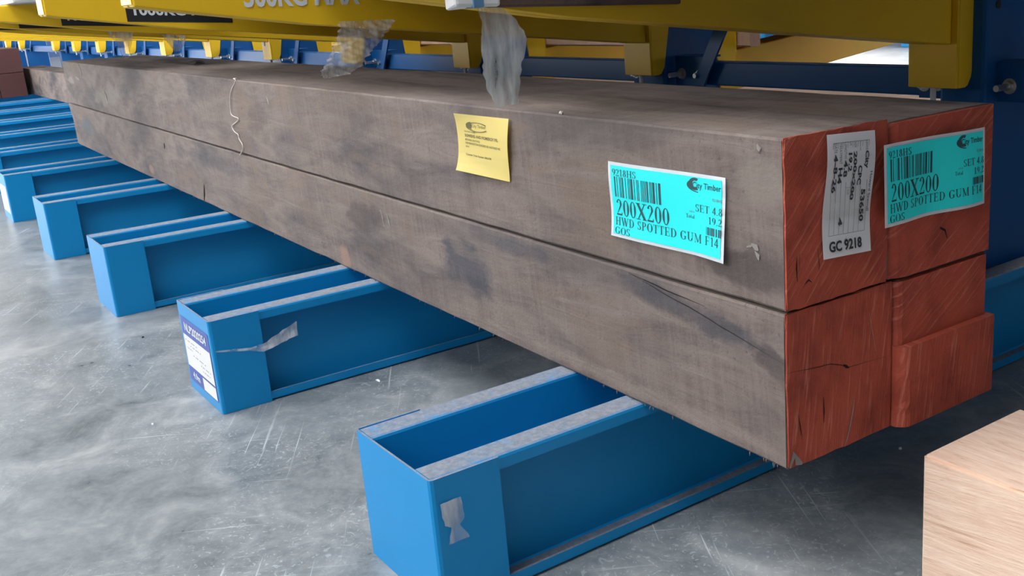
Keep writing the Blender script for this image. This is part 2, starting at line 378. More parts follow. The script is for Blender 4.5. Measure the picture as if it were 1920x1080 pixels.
# ================================================================== base arms, columns, cantilever arms
H = .1975; YT = -.34; YC = 1.015; X0 = -.3987; SP = .9364
XS = [X0 - SP * i for i in range(11)] + [-11.73, -12.70, -13.64]
ORD = ['nearest', 'second', 'third', 'fourth', 'fifth', 'sixth', 'seventh', 'eighth', 'ninth', 'tenth', 'eleventh', 'twelfth', 'thirteenth', 'last']

def channel_mesh(sx, y0, y1):
    bm = bmesh.new(); r = .005
    pts = [(.1105, -.020), (.1105, -r), (.1105 - r * .3, -r * .3), (.1105 - r, 0), (.064 + r, 0), (.064 + r * .3, -r * .3), (.064, -r), (.064, -H + r), (.064 + r, -H + .0006), (.1105 - r, -H + .0006), (.1105, -H + r), (.1105, -H + .020)]
    pts = [(sx * x, z) for x, z in pts]
    if sx > 0: pts = pts[::-1]
    add_profile(bm, pts, -.0035 if sx < 0 else -.0035, y0, y1, 1)
    return bm_mesh(bm, 'channel')
def cap_mesh(front=True):
    bm = bmesh.new(); r = .006; w = .1135; a, b = (YT, YT + .102)
    pts = [(-w, b), (-w, a + r), (-w + r * .3, a + r * .3), (-w + r, a), (w - r, a), (w - r * .3, a + r * .3), (w, a + r), (w, b)]
    add_profile(bm, pts, .003, -H + .0006, -.0002, 2)
    if not front:
        for v in bm.verts: v.co.y = 2 * YC - v.co.y
    return bm_mesh(bm, 'end_cap')
YB = 2 * YC - YT
def make_base_arm():
    t = thing('base_arm', '', 'rack arm', (X0, 0, 0))
    for sx in (-1, 1): link('channel', channel_mesh(sx, YT + .004, YB - .004), t, 'blue')
    link('end_cap', cap_mesh(True), t, 'blue'); link('end_cap', cap_mesh(False), t, 'blue')
    for y in (.35, .62, 1.5, 1.9): box('spreader_plate', (-.0638, y, -H + .002), (.0638, y + .006, -.03), 'blue', t)
    return t
base = make_base_arm()
def make_column():
    t = thing('rack_upright', '', 'rack post', (X0, YC, FZ))
    bm = bmesh.new(); add_box(bm, (-.05, -.105, .001), (.05, .105, 3.2), .008, 2); link('post', bm_mesh(bm, 'post'), t, 'blue_col')
    for z in (.70, .78):
        for y in (-.07, .07):
            bm = bmesh.new(); bmesh.ops.create_cone(bm, cap_ends=True, segments=12, radius1=.008, radius2=.008, depth=.002, matrix=Matrix.Translation((.0505, y, z)) @ Matrix.Rotation(math.pi / 2, 4, 'Y'))
            link('bolt_hole', bm_mesh(bm, 'bolt_hole'), t, 'black')
    return t
column = make_column()
def bolt(parent, p, d=.03):
    bm = bmesh.new()
    M4 = Matrix.Translation(p) @ Matrix.Rotation(math.pi / 2, 4, 'X')
    bmesh.ops.create_cone(bm, cap_ends=True, segments=6, radius1=.011, radius2=.011, depth=.009, matrix=M4)
    bmesh.ops.create_cone(bm, cap_ends=True, segments=12, radius1=.0062, radius2=.0062, depth=d, matrix=M4 @ Matrix.Translation((0, 0, d * .35)))
    bmesh.ops.create_cone(bm, cap_ends=True, segments=16, radius1=.015, radius2=.015, depth=.002, matrix=M4 @ Matrix.Translation((0, 0, -.0055)))
    return link('bolt', bm_mesh(bm, 'bolt'), parent, 'zinc')
def make_brace(w):
    """bay bracing from one column to the next on its right; origin at the left column"""
    t = thing('cross_brace', '', 'rack brace', (0, YC, 0))
    bm = bmesh.new(); add_box(bm, (.105, -.060, .325), (w - .105, -.020, .383), .003); link('rail', bm_mesh(bm, 'rail'), t, 'blue_col')
    for s in (0, 1):
        bm = bmesh.new(); x0, x1 = (.052, .165) if not s else (w - .125, w - .052)
        add_box(bm, (x0, -.068, .322), (x1, -.062, .396), .001)
        add_box(bm, (x0, -.068, .392), (x1, -.010, .397), .001); g = link('gusset', bm_mesh(bm, 'gusset'), t, 'blue_col')
        bolt(g, (x0 + .027 if not s else x1 - .027, -.074, .352), .045); bolt(g, (x0 + .095 if not s else x1 - .060, -.074, .350), .016)
    bm = bmesh.new(); a = Vector((.165, .348)); b = Vector((w - .09, 1.39)); d = (b - a).normalized(); nrm = Vector((-d.y, d.x)) * .019
    a -= d * .02; q = [a - nrm, a + nrm, b + nrm, b - nrm]
    A = [bm.verts.new((p.x, -.0805, p.y)) for p in q]; B = [bm.verts.new((p.x, -.0745, p.y)) for p in q]
    bm.faces.new(A); bm.faces.new(B)
    for i in range(4): bm.faces.new((A[i], A[(i + 1) % 4], B[(i + 1) % 4], B[i]))
    link('diagonal', bm_mesh(bm, 'diagonal'), t, 'blue_col')
    return t
def make_arm(name='cantilever_arm', pin=True, poly=((-.355, .605), (0, .547), (.862, .436), (.862, .640), (-.355, .655)), bz=(.354, .665)):
    """yellow arm; y measured from the column centre line (-YC), front of rack is -y"""
    t = thing(name, '', 'rack arm', (X0, YC, 0))
    b0, b1 = bz; tipz = (poly[0][1], poly[-1][1]); yt = poly[0][0]
    poly = [(y - YC, z) for y, z in poly]; low = poly[:-2]
    for sx in (-1, 1):
        bm = bmesh.new(); prism_x(bm, poly, sx * .0045, sx * .0425, .0035, 2); link('channel', bm_mesh(bm, 'channel'), t, 'yellow')
    bm = bmesh.new()
    for k in range(11):
        y = yt + .055 + k * .11
        if y > .84: break
        q = [(a, b) for a, b in zip(low, low[1:]) if a[0] <= y - YC <= b[0]][0]; z = q[0][1] + (q[1][1] - q[0][1]) * (y - YC - q[0][0]) / (q[1][0] - q[0][0])
        add_box(bm, (-.0045, y - YC, z + .003), (.0045, y + .012 - YC, z + .02))
    o = link('weld_bead', bm_mesh(bm, 'weld_bead'), t, 'yellow'); o['kind'] = 'stuff'
    bm = bmesh.new(); add_box(bm, (-.040, yt - .0025 - YC, tipz[0] + .004), (.040, yt - .0003 - YC, tipz[1] - .003), .001); link('tip_plate', bm_mesh(bm, 'tip_plate'), t, 'yellow')
    bm = bmesh.new()
    add_box(bm, (-.055, .863 - YC, b0), (.055, .869 - YC, b1), .0015)
    side = [(.869, b0), (.869, b1), (.950, b1), (.938, b1 - .145), (.908, b0 + .018), (.898, b0 + .003), (.89, b0)]
    for sx in (-1, 1): prism_x(bm, [(y - YC, z) for y, z in side], sx * .0505, sx * .0548)
    link('bracket', bm_mesh(bm, 'bracket'), t, 'yellow')
    if pin:
        bm = bmesh.new(); bmesh.ops.create_cone(bm, cap_ends=True, segments=10, radius1=.006, radius2=.006, depth=.03, matrix=Matrix.Translation((-.01, .882 - YC, .340)))
        bmesh.ops.create_cone(bm, cap_ends=True, segments=10, radius1=.003, radius2=.003, depth=.02, matrix=Matrix.Translation((-.01, .882 - YC, .362)))
        link('locking_pin', bm_mesh(bm, 'locking_pin'), t, 'white')
    return t
def arm_sticker(t, kind):
    x = .0431
    if kind == '1000':
        sh = Sheet((x, -.160 - YC, .640), (x, .122 - YC, .628), (x, .119 - YC, .5545), (x, -.160 - YC, .5775), lambda u, v: .0004)
        # the arm's lower edge rises towards its tip, so the sticker is trimmed to the face
        o = sh.build('load_sticker', t, 'black', N=2); sh.print(fit(sans_quads('1000KG MAX', .03), .07, .30, .93, .74), 'white'); return o
    sh = Sheet((x, -.160 - YC, .640), (x, .102 - YC, .636), (x, .102 - YC, .580), (x, -.160 - YC, .590), lambda u, v: .0004)
    sh.o = t
    sh.print(fit(sans_quads('500KG MAX', .03), .04, .10, .97, .98), 'white', 'load_text')
armA = make_arm(); arm_sticker(armA, '500'); armA.location.x = XS[1]
armB = make_arm(); arm_sticker(armB, '1000'); armB.location.x = XS[2]
index_kids()
def proto_copy(proto, i, first): return proto if first else copy_tree(proto)
used = set()
def inst(proto):
    if proto.name in used: return copy_tree(proto)
    used.add(proto.name); return proto
for i, x in enumerate(XS):
    far = i >= 6
    o = inst(base); o.location.x = x
    w = ORD[i]
    extra = {1: ', with sticker', 4: ', cut by the left edge'}.get(i, '')
    tag(o, f'{w} blue base arm from the camera, on the floor{extra}' if i < 13 else 'last blue base arm at the far left end of the rack', 'rack arm', 'blue base arms on the floor')
    if i == 4:
        b4 = o
    o = inst(column); o.location.x = x
    tag(o, f'{w} blue rack post from the right, behind the {w} yellow bracket', 'rack post', 'blue rack posts')
# front arms
front_arms = []
for i, x in enumerate(XS):
    if i == 0: o = copy_tree(armA)
    elif i == 1: o = armA
    elif i == 2: o = armB
    else: o = copy_tree(armB)
    o.location.x = x - (.033 if i == 0 else 0); front_arms.append(o)
    d = {0: 'nearest yellow cantilever arm, over the red timber ends', 1: 'yellow cantilever arm marked 500KG MAX, second from the right', 2: 'yellow cantilever arm with the clearest black 1000KG MAX sticker, third from the right'}.get(i, f'{ORD[i]} yellow cantilever arm from the camera, above the timber stack and beyond it')
    tag(o, d, 'rack arm', 'yellow cantilever arms on the front')
# a wide white label on the bracket face of the fifth arm
box('bracket_label', (-.045, .8605 - YC, .418), (-.012, .8625 - YC, .448), 'white', front_arms[4])
braces = []
for i in range(len(XS) - 1):
    w = XS[i] - XS[i + 1]
    if i == 0 or abs(w - SP) > .001: br = make_brace(w); 
    else:
        index_kids() if i == 1 else None
        br = copy_tree(braces[0])
    br.location.x = XS[i + 1]; braces.append(br)
    tag(br, f'{ORD[i]} blue bay brace from the camera, bolted rail and slanting flat bar', 'rack brace', 'blue bay braces between the posts')
br = copy_tree(braces[0]); br.location.x = XS[0]
tag(br, 'blue bay brace running out of the frame right of the red ends', 'rack brace', 'blue bay braces between the posts')
# back arms: turned round, one hole pitch lower
armC = make_arm(pin=False, poly=((-.27, .395), (.863, .285), (.863, .392), (-.27, .492)), bz=(.10, .56)); index_kids()
for i in range(8):
    o = armC if i == 0 else copy_tree(armC)
    o.location = (XS[i], YC, 0); o.rotation_euler.z = math.pi
    tag(o, f'{ORD[i]} yellow arm on the far side of the rack, seen through the bay', 'rack arm', 'yellow arms on the far side of the rack')
# sticker on the cap of the second base arm
b2 = [o for o in bpy.data.objects if o.name.startswith('base_arm') and abs(o.location.x - XS[1]) < 1e-3][0]
y = YT - .0005
sh = Sheet((-.098, y, -.030), (.098, y, -.030), (.098, y, -.176), (-.098, y, -.176), lambda u, v: 0)
sh.build('capacity_sticker', b2, 'navy', N=1)
sh.print(fit(sans_quads('NLP2020254', .03), .12, .07, .9, .20), 'white')
sh.print([[(.02, .27), (.98, .27), (.98, .76), (.02, .76)]], 'wrap', 'printed_panel', .0006)
sh.print([[(.52, .79), (.98, .79), (.98, .98), (.52, .98)]], 'wrap', 'printed_panel', .0006)
sh.print(fit(sans_quads('4.9m', .03), .15, .82, .40, .93), 'white')
for k, (a, b, c) in enumerate([(.08, .50, .34), (.25, .62, .40), (.10, .30, .46), (.30, .75, .53), (.55, .9, .60), (.6, .85, .67)]):
    sh.print(fit(sans_quads('- -- --- -'), a, c, b, c + .012), 'inkg', 'printed_line', .0009)
for tt in (b4,):
    sh = Sheet((-.098, y, -.050), (.085, y, -.050), (.085, y, -.165), (-.098, y, -.165), lambda u, v: 0)
    sh.build('capacity_sticker', tt, 'wrap', N=1)
# tape scrap on the nearest base arm
def wrinkled(name, parent, pts, wfun, nrm, material, n=14, mseg=7, amp=.004, seed=1, bumps=30, pleat=0):
    """ribbon of film along pts (3D) with half-width vectors wfun(t), wrinkled along nrm"""
    r = random.Random(seed); bm = bmesh.new(); rows = []
    P = [Vector(p) for p in pts]; nrm = Vector(nrm)
    for i in range(n + 1):
        t = i / n * (len(P) - 1); k = min(int(t), len(P) - 2); f = t - k; c = P[k].lerp(P[k + 1], f); hw = Vector(wfun(i / n)); row = []
        for j in range(mseg + 1):
            s = j / mseg * 2 - 1; p = c + hw * s
            o = noise.noise(Vector((p.x * bumps, p.y * bumps, p.z * bumps * 1.7)) + Vector((seed, 0, 0))) + .5 * noise.noise(p * bumps * 3)
            o += pleat * math.sin((p.z * 1.0 + p.y * .55) * 420)
            e = .05 * r.uniform(-1, 1) if j in (0, mseg) else 0
            row.append(bm.verts.new(p + nrm * amp * o + hw * e))
        rows.append(row)
    for i in range(n):
        for j in range(mseg): bm.faces.new((rows[i][j], rows[i + 1][j], rows[i + 1][j + 1], rows[i][j + 1]))
    me = bm_mesh(bm, name, True); return link(name, me, parent, material)
o = wrinkled('tape_scrap', base, [(.116, -.315, -.034), (.116, -.312, -.066), (.118, -.309, -.093)], lambda t: (0, .017 - .012 * (1 - abs(2 * t - 1.1)) if t > .5 else .015, 0), (1, 0, 0), 'film', 10, 6, .002, 5, 60)
# stretch film caught on the second base arm
o = wrinkled('film_scrap', b2, [(.117, -.335, -.062), (.117, -.28, -.072), (.119, -.24, -.078), (.124, -.205, -.064), (.13, -.17, -.050)], lambda t: (0, .001, .0015 + .012 * max(0, t - .35) ** .5 + .004 * t), (1, 0, 0), 'film', 24, 6, .004, 9, 60)

# ================================================================== the timber stack
TH = -.0214189; CT, ST = math.cos(TH), math.sin(TH)
def timber(name, label, x0, L, y0, y1, z0, z1, material='gum', slant=0, seed=1, seg=90, rz=TH, pivot=(0, 0), group=None, wob=.0022, end=None, end_depth=.0015, far_end=None):
    """rough-sawn baulk in stack coordinates; origin at the near end's lower front corner"""
    c, s = math.cos(rz), math.sin(rz)
    bm = bmesh.new(); r = .0035; w, h = y1 - y0, z1 - z0
    sec = []
    def edge(a, b, n):
        for k in range(n): f = k / n; sec.append((a[0] + (b[0] - a[0]) * f, a[1] + (b[1] - a[1]) * f))
    edge((0, r), (0, h - r), 5); edge((0, h - r), (r, h), 1); edge((r, h), (w - r, h), 5); edge((w - r, h), (w, h - r), 1)
    edge((w, h - r), (w, r), 3); edge((w, r), (w - r, 0), 1); edge((w - r, 0), (r, 0), 3); edge((r, 0), (0, r), 1)
    rows = []
    xs = [-L * i / seg for i in range(seg + 1)]
    for i, x in enumerate(xs):
        row = []
        for k, (y, z) in enumerate(sec):
            sx = x + (slant * (1 - z / h) if i == seg else 0)
            q = Vector((x * 7 + seed * 9, y * 12, z * 12)); e = noise.noise(q) * wob
            fine = noise.noise(Vector((x * 60 + seed * 5, y * 9, z * 9))) * wob * .6 if (min(y, w - y) < .006 and min(z, h - z) < .006) else 0
            yy = y + (e + fine) * (1 if y < w / 2 else -1) * (1 if min(y, w - y) < .01 else 0) + (abs(e) if y < .001 else 0)
            zz = z - (abs(e) + abs(fine)) * (1 if z > h - .001 else 0) + ((abs(fine) * 1.2) if z < .006 else 0)
            row.append(bm.verts.new((sx, yy, zz)))
        rows.append(row)
    N = len(sec)
    for i in range(seg):
        for k in range(N): bm.faces.new((rows[i][k], rows[i + 1][k], rows[i + 1][(k + 1) % N], rows[i][(k + 1) % N]))
    bm.faces.new(rows[0]); bm.faces.new(rows[-1])
    o = link(name, bm_mesh(bm, name), None, material)
    X, Y = pivot
    o.location = (X + c * x0 - s * y0, Y + s * x0 + c * y0, z0); o.rotation_euler.z = rz
    tag(o, label, 'timber', group)
    o['_o'] = (x0, y0, z0)
    return o
def kid(o, k):
    x0, y0, z0 = o['_o']; k.parent = o; k.location = (-x0, -y0, -z0); return k
GR = 'square hardwood baulks in the main stack'
tf = timber('timber_baulk', 'upper front grey hardwood baulk carrying the teal and yellow paper labels', .003, 4.91, 0, .176, .2035, .408, 'gum_upper', seed=3, slant=0, group=GR)
bf = timber('timber_baulk', 'lower front grey hardwood baulk resting on the base arms, with bluish stains', .001, 4.96, 0,   .1895, .0006, .2005, 'gum_lower', seed=11, slant=.12, group=GR)
tb = timber('timber_baulk', 'upper back hardwood baulk with a teal label on its red end', .002, 4.93, .1795, .384, .2035, .4035, seed=17, group=GR)
bb = timber('timber_baulk', 'lower back hardwood baulk whose red end is cut with a step', .001, 4.80, .1925, .386, .0006, .2005, seed=23, group=GR)
def end_plate(o, poly, x0, x1, material, name='painted_end', cham=None):
    bm = bmesh.new(); 
    A = [bm.verts.new((x0, y, z)) for y, z in poly]; B = [bm.verts.new((x1 if not cham or (y, z) not in cham else x1, y, z)) for y, z in poly]; N = len(poly)
    bm.faces.new(A); bm.faces.new(B)
    for i in range(N): bm.faces.new((A[i], A[(i + 1) % N], B[(i + 1) % N], B[i]))
    es = [e for e in bm.edges if all(abs(v.co.x - x1) < 1e-6 for v in e.verts)]
    bmesh.ops.bevel(bm, geom=es, offset=.0015, segments=2, affect='EDGES')
    return kid(o, link(name, bm_mesh(bm, name), None, material))
def ragged(y0, y1, z0, z1, seed, a=.0018, n=9):
    r = random.Random(seed); P = []
    for (p, q) in (((y0, z0), (y1, z0)), ((y1, z0), (y1, z1)), ((y1, z1), (y0, z1)), ((y0, z1), (y0, z0))):
        for k in range(n):
            f = k / n; P.append((p[0] + (q[0] - p[0]) * f + r.uniform(-a, a) * .6, p[1] + (q[1] - p[1]) * f + r.uniform(-a, a)))
    return P
end_plate(tf, ragged(.0012, .1755, .2045, .4072, 1), .0031, .006, 'end_a')
end_plate(bf, ragged(.0012, .1885, .0022, .1995, 2), .0011, .004, 'end_b')
# back baulks: worn arris painted red, the lower one sawn with a step
def back_end(o, y0, y1, z0, z1, x, cham, material):
    bm = bmesh.new(); n = 12; r = random.Random(int(z0 * 100) + 5)
    L = []
    for k in range(n + 1):
        z = z0 + (z1 - z0) * k / n; c = cham * (1 + r.uniform(-.18, .18)); e = r.uniform(-.0012, .0012)
        L.append([bm.verts.new(p) for p in ((x - .012, y0, z), (x - .002, y0 + .001, z), (x + .0065, y0 + c * .55 + e, z), (x + .009, y0 + c + e, z), (x + .006, y1 - .002, z), (x - .002, y1, z), (x - .012, y1, z))])
    for k in range(n):
        for j in range(6): bm.faces.new((L[k][j], L[k][j + 1], L[k + 1][j + 1], L[k + 1][j]))
        bm.faces.new((L[k][6], L[k][0], L[k + 1][0], L[k + 1][6]))
    bm.faces.new(L[0]); bm.faces.new(L[-1])
    return kid(o, link('painted_end', bm_mesh(bm, 'painted_end'), None, material))
tb_end = back_end(tb, .1765, .3845, .2045, .4015, .002, .030, 'end_c')
back_end(bb, .1905, .3815, .1125, .1985, .001, .012, 'end_c')
back_end(bb, .1905, .3885, .0015, .1125, .012, .014, 'end_b')
def crack(o, pts, width, axis='x', x=0.0, name='crack', material='crack', depth=.0008):
    """drying crack or scuff: a thin sliver lying on a face; pts in (y,z) on the end or (x,z) on the front"""
    bm = bmesh.new(); n = len(pts); up, dn = [], []
    for i, p in enumerate(pts):
        f = i / (n - 1); w = width * (math.sin(math.pi * min(max(f, .06), .94)) + .1)
        a = Vector(pts[max(0, i - 1)]); b = Vector(pts[min(n - 1, i + 1)]); d = (b - a).normalized(); nr = Vector((-d.y, d.x)) * w * .5
        for L, s in ((up, 1), (dn, -1)):
            q = Vector(p) + nr * s; L.append(bm.verts.new((x, q.x, q.y) if axis == 'x' else ((q.x, x, q.y) if axis == 'y' else (q.x, q.y, x))))
    F = [bm.faces.new((up[i], up[i + 1], dn[i + 1], dn[i])) for i in range(n - 1)]
    bmesh.ops.solidify(bm, geom=F, thickness=depth)
    return kid(o, link(name, bm_mesh(bm, name), None, material))
r = random.Random(4)
crack(bf, [(.0, .128), (.02, .126), (.05, .122), (.075, .120), (.095, .113), (.105, .107), (.14, .105), (.185, .102)], .0008, x=.0046)
crack(bf, [(.098, .1128), (.103, .109), (.108, .106)], .004, x=.0048)
crack(bf, [(.062, .080), (.063, .060), (.062, .045)], .0016, x=.0048); crack(bf, [(.018, .070), (.021, .055), (.024, .035)], .0014, x=.0048)
crack(bf, [(.10, .0), (.108, .02), (.115, .045), (.118, .06)], .0022, x=.0047, name='scuff', material='chalk')
crack(bf, [(.145, .17), (.152, .14), (.158, .115)], .0008, x=.0047, name='scuff', material='chalk')
crack(tf, [(.018, .268), (.017, .255), (.018, .238)], .0018, x=.0066); crack(tf, [(.022, .270), (.0225, .25)], .0012, x=.0066)
crack(tf, [(.052, .272), (.055, .25), (.054, .243)], .0010, x=.0066); crack(tf, [(.03, .232), (.037, .236), (.042, .232)], .0022, x=.0066)
crack(tb, [(.268, .262), (.275, .255), (.285, .25), (.29, .238)], .003, x=.0098)
crack(bb, [(.207, .133), (.208, .127), (.21, .122)], .005, x=.0092); crack(bb, [(.222, .068), (.224, .062)], .005, x=.0205)
crack(bb, [(.245, .112), (.252, .10), (.25, .085)], .0015, x=.0208, material='end_b', name='scuff')
crack(bf, [(.003, .004), (.010, .020), (.016, .008), (.024, .003)], .010, x=.0047, name='scuff', material='chalk')
# long seams, cracks and scuffs on the front faces
def line(o, a, b, n, wob, width, y=-.0006, **k):
    p = [(a[0] + (b[0] - a[0]) * i / n, a[1] + (b[1] - a[1]) * i / n + r.uniform(-wob, wob)) for i in range(n + 1)]
    crack(o, p, width, 'y', y, **k)
line(bf, (-.30, .196), (0, .140), 14, .0012, .0010)
line(bf, (-.30, .194), (-.14, .180), 8, .001, .0014)
crack(bf, [(-3.014, .158), (-3.018, .15), (-3.025, .137)], .014, 'y', -.0006)
crack(bf, [(-2.565, .063), (-2.58, .03), (-2.598, .004)], .010, 'y', -.0006)
crack(tf, [(-4.45, .400), (-4.42, .37), (-4.40, .34)], .02, 'y', -.0006, name='scuff', material='chalk')
for (x, z, dx, dz, w) in [(-.05, .278, .012, -.006, .008), (-.044, .270, .006, -.010, .006), (-.058, .273, .01, .004, .003), (-.036, .398, .003, -.008, .007), (-1.80, .375, .01, -.02, .008), (-3.95, .30, .03, -.05, .03), (-1.13, .165, .01, -.03, .006), (-1.16, .17, .01, -.035, .005), (-4.6, .34, .1, -.01, .012)]:
    o_ = tf if z > .2 else bf
    crack(o_, [(x, z), (x + dx * .5 + .002, z + dz * .5), (x + dx, z + dz)], w, 'y', -.0005, name='scuff', material='chalk', depth=.0004)
# splinters under the bottom edge
bm = bmesh.new()
for k in range(60):
    x = -r.random() ** 1.3 * 3.2 - .01; l = r.uniform(.001, .0035) * (2.2 if r.random() < .06 else 1); w = r.uniform(.0003, .0008); dx = r.uniform(-.004, .004)
    a = [bm.verts.new(p) for p in ((x - w, -.0005, .003), (x + w, -.0005, .003), (x + dx, -.002, -l + .001))]; b = bm.verts.new((x, .0015, .003))
    bm.faces.new(a); bm.faces.new((a[0], a[1], b)); bm.faces.new((a[1], a[2], b)); bm.faces.new((a[2], a[0], b))
o = kid(bf, link('splinter', bm_mesh(bm, 'splinter'), None, 'gum')); o['kind'] = 'stuff'

# ---------------- labels
def teal_print(sh, slant=0):
    P = sh.print; sq = serif_quads
    P(fit(sq('9218HS'), .045, .085, .27, .175), 'ink')
    P(barcode(.06, .185, .49, .455, 22, 5), 'ink', 'barcode')
    P(fit(sq('200X200'), .065, .485, .545, .70), 'ink')
    P(fit(sq('HWD SPOTTED GUM F14', .05), .05, .725, .955, .835), 'ink')
    P(fit(sq('GOS'), .045, .86, .19, .955), 'ink')
    P(fit(arc(.5, .5, .5, .5, 60, 300, .26, .17, 24), .715, .05, .790, .20), 'ink', 'logo_mark')
    P(fit(arc(.5, .5, .5, .5, 120, 262, .10, .04, 20), .700, .07, .790, .225), 'ink', 'logo_mark')
    P(fit(sans_quads('City Timber', .01), .745, .10, .970, .195), 'ink')
    P(fit(sans_quads('9218HS'), .90, .265, .975, .30), 'inkg')
    P(fit(sq('SET 4.8'), .765, .365, .980, .455), 'ink')
    P(fit(sq('19.2'), .870, .49, .980, .575), 'ink')
    P(fit(sq('Total'), .685, .50, .755, .55), 'ink')
    P(fit(sans_quads('a.b.a'), .715, .45, .755, .475), 'inkg')
    P(barcode(.85, .615, .98, .71, 10, 8), 'ink', 'barcode')
def bulge1(u, v): return .0025 + .007 * max(0, u - .75) / .25 * max(0, v - .2) + .002 * math.sin(v * 5 + 1) * (1 - u) + .0012 * math.sin(u * 6)
sh = Sheet((-.328, 0, .3515), (-.090, 0, .3535), (-.0925, 0, .247), (-.335, 0, .2445), bulge1)
kid(tf, sh.build('teal_label', tf, 'teal', 'paper')); teal_print(sh); sh.o['label'] = 'bright teal paper label with white border on the front face'
def bulge2(u, v): return .010 + .004 * math.sin(u * 9 + .5) * (.4 + .6 * v) + .004 * max(0, .12 - u) / .12
sh = Sheet((.0075, .1490, .3808), (.0075, .3519, .376), (.0075, .3564, .2744), (.0075, .1508, .2795), bulge2)
kid(tb, sh.build('teal_label', tb, 'teal', 'paper')); teal_print(sh); sh.o['label'] = 'teal paper label rippled across the red end'
def bulge3(u, v): return .003 + .010 * (abs(v - .5) * 2) ** 2 * (1.2 - u) + .004 * math.sin(v * 4)
sh = Sheet((-.757, 0, .394), (-.590, 0, .3935), (-.609, 0, .290), (-.776, 0, .294), bulge3)
kid(tf, sh.build('yellow_label', tf, 'ypaper')); sh.o['label'] = 'yellow paper note curling at its corners'
sh.print(fit(arc(.5, .5, .5, .5, 35, 330, .05, .05, 30), .21, .12, .62, .28), 'inky', 'logo_mark')
sh.print(fit(arc(.5, .5, .5, .5, 120, 240, .3, .03, 14), .21, .12, .32, .24), 'inky', 'logo_mark')
sh.print(fit(sans_quads('City Timber'), .33, .155, .60, .225), 'inky')
for tx, a, b, c, d in [('INVOICE NAME 1', .17, .28, .40, .305), ('BOWENS AND POMEROY P/L', .17, .335, .83, .385), ('BOWENS HASTINGS', .17, .42, .47, .45), ('1934 FRANKSTON FLINDERS RD HASTINGS VIC', .17, .475, .87, .51), ('3915', .17, .54, .24, .565), ('Customer Order Number 34061578', .17, .67, .68, .705)]:
    sh.print(fit(sans_quads(tx, .015), a, b, c, d), 'inky')
def bulge4(u, v): return .0055 + .0025 * math.sin(v * 7)
sh = Sheet((.0045, .065, .4035), (.0045, .1475, .3985), (.0045, .1395, .2521), (.0045, .0563, .2573), bulge4)
kid(tf, sh.build('white_label', tf, 'paper')); sh.o['label'] = 'white handwritten grading label stapled upright'
rect_l = []
for a in (.115, .215, .315, .415, .515, .625, .725, .86): rect_l += rect(a, .07, a + .006, .82)
rect_l += rect(.115, .07, .866, .0735) + rect(.115, .817, .866, .82) + rect(.415, .44, .515, .4425)
sh.print(rect_l, 'inkg', 'printed_line')
for tx, a, b, c, d in [('DATE', .14, .075, .19, .15), ('TREATMENT', .24, .075, .29, .24), ('LENGTHS', .34, .075, .385, .20), ('LM', .45, .075, .49, .10), ('SIZE', .545, .075, .59, .12), ('Species', .65, .075, .69, .15), ('GRADE', .79, .075, .83, .15), ('CUT', .45, .455, .49, .50), ('Howard Sawmill', .905, .33, .955, .66)]:
    sh.print(fit(sans_quads(tx), a, b, c, d, True), 'inkg' if tx != 'Howard Sawmill' else 'ink2')
for tx, a, b, c, d in [('4-8-26', .125, .16, .205, .47), ('H4', .225, .27, .31, .40), ('4.8', .33, .215, .41, .35), ('4', .32, .68, .40, .75), ('19.2', .425, .16, .50, .31), ('200x200', .53, .15, .60, .55), ('CPC', .64, .27, .72, .43), ('City', .755, .155, .855, .30), ('53650', .755, .47, .845, .74)]:
    sh.print(fit(sans_quads(tx, .03), a, b, c, d, True), 'ink2', 'handwriting')
sh.print(fit(sans_quads('GC 9218', .035), .12, .865, .80, .955), 'ink2')

# ---------------- small things on the stack
def tube(name, pts, rad, material, res=3):
    cu = bpy.data.curves.new(name, 'CURVE'); cu.dimensions = '3D'; cu.bevel_depth = rad; cu.bevel_resolution = res
    sp = cu.splines.new('NURBS'); sp.points.add(len(pts) - 1); sp.use_endpoint_u = True; sp.order_u = 3
    for p, q in zip(sp.points, pts): p.co = (*q, 1)
    o = bpy.data.objects.new(name, cu); dg = bpy.context.evaluated_depsgraph_get(); C.objects.link(o); dg.update()
    me = bpy.data.meshes.new_from_object(o.evaluated_get(dg)); bpy.data.objects.remove(o)
    for p in me.polygons: p.use_smooth = True
    return link(name, me, None, material)
def SW(x, y, z): return (CT * x - ST * y, ST * x + CT * y, z)
pts = [(-2.075, .012, .4098), (-2.068, .010, .4096), (-2.085, .004, .4096), (-2.03, .0, .4085), (-2.099, -.003, .375), (-2.118, -.003, .345), (-2.130, -.003, .316), (-2.120, -.003, .306), (-2.045, -.003, .304), (-2.11, -.003, .285), (-2.142, -.003, .278), (-2.125, -.003, .262), (-2.085, -.003, .258), (-2.090, -.003, .245), (-2.06, -.003, .232), (-2.065, -.003, .215), (-2.105, -.003, .198)]
tag(tube('fibre_strand', [SW(*p) for p in pts], .0011, 'thread'), 'thin pale fibre strand hanging down the front of the stack', 'strand')
def lump(name, loc, size, material, seed, label, cat):
    bm = bmesh.new(); bmesh.ops.create_icosphere(bm, subdivisions=2, radius=1)
    for v in bm.verts:
        v.co = Vector((v.co.x * size[0], v.co.y * size[1], v.co.z * size[2])) * (1 + .45 * noise.noise(v.co * 1.7 + Vector((seed, 0, 0))))
        v.co.z = max(v.co.z, -size[2] * .5)
    o = link(name, bm_mesh(bm, name), None, material); o.location = loc; tag(o, label, cat); return o
lump('bark_piece', (*SW(-3.30, .225, 0)[:2], .4065), (.07, .022, .012), 'bark', 3, 'dark flake of bark lying on top of the stack', 'bark')
lump('wood_chip', (*SW(-.454, .006, 0)[:2], .409), (.004, .003, .003), 'thread', 1, 'tiny wood chip on the top front edge of the stack', 'wood chip')
